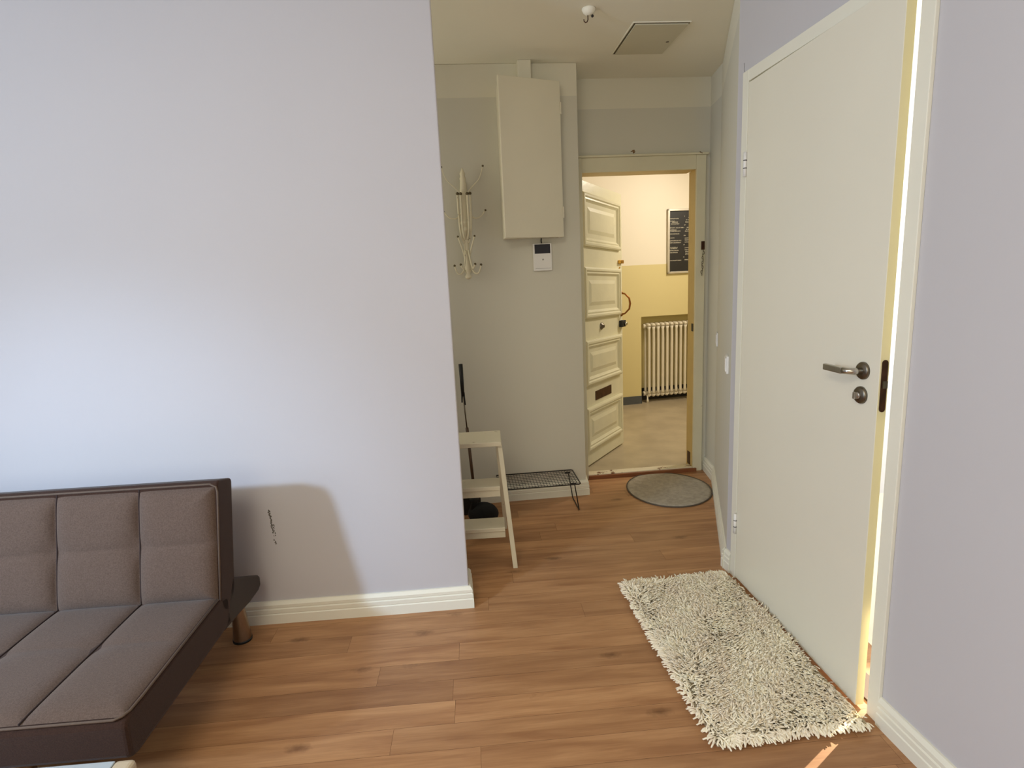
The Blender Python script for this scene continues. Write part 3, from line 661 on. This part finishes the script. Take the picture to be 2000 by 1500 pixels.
# ------------------------------------------------------------------ ceiling hatch and hook
ht = thing('ceiling_hatch', 'square painted access hatch in the hall ceiling', 'hatch', (0.765, 3.125, CZ), R(4.5))
a_, b_ = 0.140, 0.195
MB().box(-a_, a_, -b_, b_, -0.004, 0).build('frame', CEIL, ht, bevel=0.001)
MB().box(-a_+0.006, a_-0.006, -b_+0.006, b_-0.006, -0.0052, -0.0038).build('shadow_gap', GROOVE, ht)
MB().box(-a_+0.014, a_-0.010, -b_+0.012, b_-0.012, -0.010, -0.004).build('panel', HATCH, ht, bevel=0.001)
MB().lathe([(0.008, -0.012), (0.008, -0.009)], 14, (a_-0.04, 0.02, 0)).build('lock', STEELD, ht)
hk = thing('ceiling_hook', 'white ceiling rose with a dark lamp hook in the hall', 'ceiling hook', (0.412, 2.765, CZ))
MB().lathe([(0.030, 0), (0.030, -0.005), (0.025, -0.016), (0.014, -0.026), (0.001, -0.027)], 28).build('rose', CEIL, hk)
mb = MB(); mb.tube([(-0.004, 0, -0.024), (-0.004, 0, -0.044), (-0.008, 0, -0.053), (-0.015, 0, -0.055), (-0.021, 0, -0.050), (-0.022, 0, -0.042)], 0.0022, 8); mb.build('hook', DARKMET, hk)
MB().ball((0.016, 0.0, -0.030), 0.006).build('wire_end', BLACKP, hk)

# ------------------------------------------------------------------ sofa bed
SA = math.atan2(0.0535, 1.0)
sf = thing('sofa_bed', 'brown grey tufted fabric sofa bed with a reclined backrest against the left wall', 'sofa', (-1.012, 1.765, 0), SA)
# local: x to the left is negative, y towards the wall, origin at seat/back junction right end
SW = 1.92; PITX = 0.268
def tuft(u, v, ulen, vlen, vseam, hmax, first=0.25):
    """height of the padding at u (distance from the right end), v along depth"""
    du = min(abs(u-first-k*PITX) for k in range(0, 8)) if u < 1.9 else 1
    de = min(u, ulen-u, v, vlen-v)
    dv = abs(v-vseam)
    g = 1-0.9*math.exp(-(du/0.020)) - 0.0
    g *= 1-0.28*math.exp(-(dv/0.020))
    dt = math.hypot(du, dv); g *= 1-0.75*math.exp(-(dt/0.038)**1.3)
    g *= 1-math.exp(-max(de, 0)/0.022)
    return hmax*max(g, 0)
def pad(name, ulen, vlen, vseam, hmax, origin, vdir, ndir, material, parent, nu=520, nv=60):
    vsx = []; fs = []
    vd = Vector(vdir).normalized(); nd = Vector(ndir).normalized(); ori = Vector(origin)
    for i in range(nu+1):
        for j in range(nv+1):
            u = ulen*i/nu; v = vlen*j/nv
            # rounded corner outline
            vsx.append(ori + Vector((-1, 0, 0))*u + vd*v + nd*(tuft(u, v, ulen, vlen, vseam, hmax)))
    for i in range(nu):
        for j in range(nv):
            a = i*(nv+1)+j; fs.append((a, a+1, a+nv+2, a+nv+1))
    o = MB().add(vsx, fs, True).build(name, material, parent); return o
# seat block (rounded corners in side profile)
def arc(cx_, cy_, r, a0, a1, n=5): return [(cx_+r*cos(R(a0+(a1-a0)*k/n)), cy_+r*sin(R(a0+(a1-a0)*k/n))) for k in range(n+1)]
sp_ = arc(-0.535+0.025, 0.232+0.02, 0.02, 180, 270)[::-1]
seat_poly = [(-0.500, 0.228), (0.06, 0.228), (0.06, 0.335), (0.0, 0.350), (-0.505, 0.350), (-0.526, 0.343), (-0.533, 0.325), (-0.535, 0.250), (-0.527, 0.234)]
seat = MB().prism(seat_poly, -SW, 0.0, 'x').build('seat', SOFAD, sf, bevel=0.012, seg=3); seat['label'] = 'seat mattress with dark brown sides'
pad('seat_cushion', SW-0.016, 0.530, 0.29, 0.018, (-0.008, -0.521, 0.347), (0, 1, 0), (0, 0, 1), SOFA, seat)
# backrest: profile polygon from the photo
back_poly = [(0.005, 0.340), (0.098, 0.722), (0.112, 0.730), (0.200, 0.706), (0.207, 0.695), (0.115, 0.330), (0.060, 0.262), (0.012, 0.300)]
back = MB().prism(back_poly, -SW, 0.0, 'x').build('backrest', SOFAD, sf, bevel=0.008, seg=3); back['label'] = 'reclined backrest with dark brown sides'
bl = math.hypot(0.096, 0.378)
pad('back_cushion', SW-0.016, bl-0.010, 0.195, 0.034, (-0.008, 0.004, 0.344), (0, 0.096, 0.378), (0, -0.378, 0.096), SOFA, back)
# piping around both cushions
mb = MB(); z = 0.351; mb.tube([(-SW, -0.530, z-0.004), (-0.030, -0.530, z-0.004), (-0.012, -0.524, z), (-0.004, -0.505, z), (-0.002, -0.45, z), (-0.002, -0.01, z+0.003)], 0.0035, 8); mb.build('seat_piping', PIPE, seat)
vdn = Vector((0, 0.096, 0.378)).normalized()
def bp_(x, t): p = Vector((0, 0.005, 0.345))+vdn*t; return (x, p.y-0.002, p.z)
mb = MB(); mb.tube([bp_(-0.001, 0.0), bp_(-0.001, bl-0.03), bp_(-0.006, bl-0.012), bp_(-0.026, bl-0.002), bp_(-SW, bl-0.002)], 0.0035, 8); mb.build('back_piping', PIPE, back)
# sunken seam cords
for k in range(7):
    u = 0.25+k*PITX
    if u > SW-0.05: break
    pts = [(-0.008-u, -0.521+0.530*j/14, 0.3475+tuft(u, 0.530*j/14, SW-0.016, 0.530, 0.29, 0.018)+0.0022) for j in range(0, 15)]
    MB().tube(pts, 0.0026, 6).build('seam', SEAM, seat)
    nd = Vector((0, -0.378, 0.096)).normalized(); pts = []
    for j in range(0, 15):
        v = (bl-0.010)*j/14; p = Vector((-0.008-u, 0.007, 0.350))+vdn*v+nd*(tuft(u, v, SW-0.016, bl-0.010, 0.195, 0.034)+0.0022); pts.append(p)
    MB().tube(pts, 0.0026, 6).build('seam', SEAM, back)
# rear support bracket (side plane), brown
brk = [(0.10, 0.372), (0.318, 0.262), (0.330, 0.250), (0.328, 0.215), (0.300, 0.205), (0.215, 0.206), (0.09, 0.222), (0.0, 0.228), (0.03, 0.262)]
for x in (-0.045, -SW):
    MB().prism(brk, x, x+0.045, 'x').build('support_bracket', FRAMEB, sf, bevel=0.008, seg=3)
MB().box(-SW+0.05, -0.05, 0.16, 0.21, 0.165, 0.215).box(-SW+0.05, -0.05, -0.32, -0.27, 0.175, 0.232).build('frame_rail', FRAMEB, sf)
for xi in (0, 1):
    for y in (0.300, -0.36):
        x = (-0.088, -SW+0.10)[xi] if y > 0 else (-0.42, -SW+0.42)[xi]; zt = 0.222
        lg = MB().lathe([(0.034, 0.006), (0.034, 0.010), (0.022, 0.16), (0.022, zt)], 28, (x, y, 0)).build('leg', CONE, sf)
        MB().lathe([(0.036, 0.0), (0.036, 0.008), (0.033, 0.010), (0.001, 0.010)], 28, (x, y, 0)).build('rubber_foot', BLACKP, lg)

# ------------------------------------------------------------------ glass side table (corner visible bottom left)
tb = thing('glass_table', 'low glass table with beige rim, its corner showing in front of the sofa', 'table', (-0.835, 1.060, 0), SA)
TZ = 0.40
for xa in (-0.044, -0.904): MB().box(xa, xa+0.044, -0.60, 0.0, TZ-0.03, TZ).build('rim', BEIGEW, tb, bevel=0.010, seg=3)
MB().box(-0.860, -0.044, -0.60, -0.002, TZ-0.012, TZ-0.002).build('glass_top', GLASS, tb, bevel=0.002)
for x in (-0.03, -0.875):
    for y in (-0.03, -0.57): MB().lathe([(0.014, 0), (0.014, TZ-0.029)], 14, (x, y, 0)).build('leg', BEIGEW, tb)

# ------------------------------------------------------------------ step stool
st = thing('step_stool', 'worn white painted wooden step stool half hidden behind the wall corner', 'step stool', (-0.05, 2.66, 0), R(2))
SX0 = -0.36
MB().box(SX0-0.015, -0.015, -0.045, 0.165, 0.578, 0.600).build('top_step', STOOLP, st, bevel=0.003)
def plank(p0, p1, wy, tx):  # sloped board in the y-z plane
    (y0, z0), (y1, z1) = p0, p1
    return [(y0, z0), (y0+wy, z0), (y1+wy, z1), (y1, z1)]
for x in (SX0, -0.024):
    d = 0.0
    # front legs splay outward to the right a little
    mb = MB(); v = []
    ox = 0.045 if x > -0.1 else -0.045
    for (z, yy, dx) in ((0.0, -0.140, ox), (0.578, -0.010, 0.0)):
        v += [(x+dx-0.011, yy, z), (x+dx+0.011, yy, z), (x+dx+0.011, yy+0.045, z), (x+dx-0.011, yy+0.045, z)]
    mb.add(v, [(0, 1, 2, 3), (4, 5, 6, 7)]+[(i, (i+1) % 4, 4+(i+1) % 4, 4+i) for i in range(4)])
    mb.build('leg', STOOLP, st, bevel=0.002)
    mb = MB(); v = []
    ox2 = 0.012 if x > -0.1 else -0.012
    for (z, yy, dx) in ((0.0, 0.30, ox2), (0.578, 0.12, -0.012 if x > -0.1 else 0.012)):
        v += [(x+dx-0.009, yy, z), (x+dx+0.009, yy, z), (x+dx+0.009, yy+0.028, z), (x+dx-0.009, yy+0.028, z)]
    mb.add(v, [(0, 1, 2, 3), (4, 5, 6, 7)]+[(i, (i+1) % 4, 4+(i+1) % 4, 4+i) for i in range(4)])
    mb.build('leg', STOOLP, st, bevel=0.002)
for z, y, ex in ((0.385, -0.060, 0.004), (0.190, -0.095, 0.018)):
    MB().box(SX0-ex+0.011, -0.036+ex, y, y+0.125, z-0.020, z).build('step', STOOLP, st, bevel=0.003)
    MB().box(SX0-ex+0.011, -0.036+ex, y+0.010, y+0.028, z-0.055, z-0.020).build('step_rail', STOOLP, st, bevel=0.002)

# ------------------------------------------------------------------ long-handled dustpan and black bag
dp = thing('long_handled_dustpan', 'dustpan with a tall thin rod and black grip leaning on the hall wall', 'dustpan', (-0.262, 3.20, 0), ha)
mb = MB(); mb.tube([(-0.022, 0.06, 0.885), (-0.020, 0.058, 0.70)], 0.0115, 12, radii=[0.0125, 0.010])
mb.tube([(-0.026, 0.056, 0.72), (-0.027, 0.054, 0.66)], 0.004, 8).tube([(-0.013, 0.056, 0.72), (-0.010, 0.052, 0.645)], 0.004, 8)
mb.build('grip', BLACKP, dp)
MB().tube([(-0.019, 0.056, 0.70), (-0.008, 0.045, 0.50)], 0.004, 10).build('rod', STEELD, dp)
MB().tube([(-0.008, 0.045, 0.51), (0.012, 0.02, 0.10)], 0.009, 10).build('handle_tube', BROWNWOOD, dp)
MB().box(-0.10, 0.045, -0.03, 0.05, 0.0, 0.13).build('pan', BLACKP, dp, bevel=0.01)
bg = tag(MB().ball((0, 0, 0.066), 0.075, 14, (1.15, 0.75, 0.88)).lathe([(0.03, 0.10), (0.018, 0.135), (0.028, 0.155), (0.012, 0.16)], 14, (-0.045, 0.0, 0)).build('black_bag', BLACKC, None, loc=(-0.195, 3.03, 0)), 'rounded black cloth bag on the floor behind the step stool', 'bag')

# ------------------------------------------------------------------ wire shoe rack
sr = thing('wire_shoe_rack', 'low black wire shoe rack standing against the hall wall', 'shoe rack', (-0.10, 3.09, 0), R(5))
RX, RY, RZ = 0.470, 0.250, 0.175
mb = MB(); mb.tube([(0, 0, RZ), (RX-0.01, 0, RZ), (RX, 0.01, RZ), (RX, RY-0.01, RZ), (RX-0.01, RY, RZ), (0, RY, RZ), (0, 0, RZ)], 0.0038, 8); mb.build('rim', BLACK, sr)
mb = MB(); n = 27
for i in range(1, n): mb.tube([(RX*i/n, 0, RZ), (RX*i/n, RY, RZ)], 0.0014, 6)
for j in range(1, 9): mb.tube([(0, RY*j/9, RZ-0.002), (RX, RY*j/9, RZ-0.002)], 0.0014, 6)
mb.build('wire_grid', BLACK, sr)
for x in (0.025, RX-0.030):
    s_ = 0.0
    mb = MB(); mb.tube([(x-0.012, 0.03, RZ), (x, 0.03, RZ-0.01), (x+0.022, 0.03, 0.01), (x+0.024, 0.034, 0.004), (x+0.024, RY-0.034, 0.004), (x+0.022, RY-0.03, 0.01), (x, RY-0.03, RZ-0.01), (x-0.012, RY-0.03, RZ)], 0.0032, 8)
    mb.build('leg', BLACK, sr)
    for y in (0.03, RY-0.03): MB().tube([(x-0.022, y, RZ-0.006), (x+0.010, y, RZ-0.006)], 0.006, 8).build('leg_clip', BLACK, sr)

# ------------------------------------------------------------------ round doormat
dm = thing('round_doormat', 'round grey beige doormat in front of the front door', 'doormat', (0.955, 3.425, 0))
def disc(r, t, nr=14, n=64):
    v = [(0, 0, t)]; f = []
    for i in range(1, nr+1):
        for k in range(n):
            a = 2*pi*k/n; rr = r*i/nr; edge = 1.0 if i < nr else 0.5
            q = rr*(1+0.012*sin(3*a+1)); 
            v.append((q*cos(a)*0.93, q*sin(a)*1.05, t*edge+0.0015*sin(6*q*cos(a)/r+2)*sin(4*q*sin(a)/r)))
    for k in range(n): f.append((0, 1+k, 1+(k+1) % n))
    for i in range(nr-1):
        for k in range(n): a = 1+i*n; f.append((a+k, a+n+k, a+n+(k+1) % n, a+(k+1) % n))
    b = len(v); v += [(v[1+(nr-1)*n+k][0], v[1+(nr-1)*n+k][1], 0.0005) for k in range(n)]
    for k in range(n): a = 1+(nr-1)*n; f.append((a+k, b+k, b+(k+1) % n, a+(k+1) % n))
    return MB().add(v, f, True)
disc(0.276, 0.009).build('mat_surface', MATC, dm)
mb = MB(); mb.tube([(0.276*(1+0.012*sin(3*a+1))*cos(a)*0.93, 0.276*(1+0.012*sin(3*a+1))*sin(a)*1.05, 0.005) for a in [2*pi*k/72 for k in range(73)]], 0.0042, 8, cap=False); mb.build('stitched_edge', MATE, dm)

# ------------------------------------------------------------------ shaggy rug
rc = [(0.452, 2.312), (0.928, 2.352), (1.012, 1.480), (0.545, 1.432)]   # far-left, far-right, near-right, near-left
rg = thing('shag_rug', 'cream shaggy chenille rug lying along the white door', 'rug', (0.72, 1.89, 0))
ox, oy = 0.72, 1.89
bk = MB().prism([(x-ox, y-oy) for x, y in rc], 0.001, 0.009, 'z').build('backing', BACKING, rg)
def make_pile():
    n = 15000; S = 5; K = 5
    a = rng.random(n); b = rng.random(n)
    # tufts clumped in a grid of stitches
    C0, C1, C2, C3 = [np.array(p) for p in rc]
    base = (C0[None]*(1-a[:, None])+C1[None]*a[:, None])*(1-b[:, None]) + (C3[None]*(1-a[:, None])+C2[None]*a[:, None])*b[:, None]
    base -= np.array([ox, oy])
    az = rng.random(n)*2*pi
    # drift of the pile plus flow outward near edges
    fx = np.sin(b*9+a*4)*0.9+np.sin(a*17-b*5)*0.6; fy = -0.5+np.cos(a*8+b*11)*0.8
    dx = np.cos(az)*1.1+fx; dy = np.sin(az)*1.1+fy
    dx += -2.6*np.exp(-a/0.03); dy += 2.2*np.exp(-b/0.02) - 2.6*np.exp(-(1-b)/0.03)
    L0 = 0.027+0.014*rng.random(n)
    dx -= 2.0*np.exp(-(1-a)/0.05)*(dx > 0)
    d = np.stack([dx, dy], 1); d /= np.maximum(np.linalg.norm(d, axis=1), 1e-6)[:, None]
    lean = 0.55+0.55*rng.random(n); edge = (a < 0.03) | (b > 0.97) | (b < 0.02); lean[edge] = 1.15; L0[edge] *= 1.15
    rad = 0.0025+0.0008*rng.random(n)
    curlv = (rng.random(n)-0.5)*1.2
    V = np.zeros((n, S, K, 3)); t = np.linspace(0, 1, S)
    px = base[:, 0].copy(); py = base[:, 1].copy(); pz = np.full(n, 0.006)
    up = np.array([0, 0, 1.0])
    for i in range(S):
        if i:
            seg = L0/(S-1); phi = np.clip(lean*(0.35+1.15*t[i]), 0, 1.75); hor = np.sin(phi)*seg; ver = np.cos(phi)*seg
            c_, s_ = np.cos(curlv*t[i]), np.sin(curlv*t[i]); ddx = d[:, 0]*c_-d[:, 1]*s_; ddy = d[:, 0]*s_+d[:, 1]*c_
            px = px+ddx*hor; py = py+ddy*hor; pz = np.maximum(pz+ver, 0.0035)
        rr = rad*(1.0 if 0 < i < S-1 else 0.75)
        side = np.stack([-d[:, 1], d[:, 0], np.zeros(n)], 1)
        fwd = np.stack([d[:, 0], d[:, 1], np.zeros(n)], 1)*0.6+np.array([0, 0, 0.8])
        # keep to the left of the door leaf
        for k in range(K):
            an = 2*pi*k/K
            V[:, i, k, 0] = px+(side[:, 0]*np.cos(an)+d[:, 0]*0.5*np.sin(an))*rr
            V[:, i, k, 1] = py+(side[:, 1]*np.cos(an)+d[:, 1]*0.5*np.sin(an))*rr
            V[:, i, k, 2] = pz+0.86*np.sin(an)*rr
    vv = V.reshape(-1, 3); vv[:, 2] = np.maximum(vv[:, 2], 0.0008)
    # nothing passes through the door leaf plane
    lx0, ly0 = 0.95-ox, 2.339-oy; ux, uy = sin(R(175.1)), cos(R(175.1)); nx, ny = -uy, ux
    dd = (vv[:, 0]-lx0)*nx+(vv[:, 1]-ly0)*ny; over = np.maximum(dd+0.003, 0); low = vv[:, 2] > 0.0
    ysel = vv[:, 1]+oy > 1.50
    over = over*ysel
    vv[:, 0] -= over*nx; vv[:, 1] -= over*ny
    faces = []
    idx = np.arange(n)*S*K
    F = []
    for i in range(S-1):
        for k in range(K):
            F.append(np.stack([idx+i*K+k, idx+i*K+(k+1) % K, idx+(i+1)*K+(k+1) % K, idx+(i+1)*K+k], 1))
    F = np.concatenate(F)
    cap = np.stack([idx+(S-1)*K+0, idx+(S-1)*K+1, idx+(S-1)*K+2, idx+(S-1)*K+3], 1)
    F = np.concatenate([F, cap])
    me = bpy.data.meshes.new('pile'); me.vertices.add(len(vv)); me.vertices.foreach_set('co', vv.ravel())
    me.loops.add(len(F)*4); me.loops.foreach_set('vertex_index', F.ravel().astype(np.int32))
    me.polygons.add(len(F)); me.polygons.foreach_set('loop_start', np.arange(0, len(F)*4, 4, dtype=np.int32)); me.polygons.foreach_set('loop_total', np.full(len(F), 4, dtype=np.int32))
    me.polygons.foreach_set('use_smooth', [True]*len(F)); me.update(); me.validate()
    me.materials.append(PILE); o = bpy.data.objects.new('pile', me); COL.objects.link(o); o.parent = rg; o['kind'] = 'stuff'; return o
make_pile()
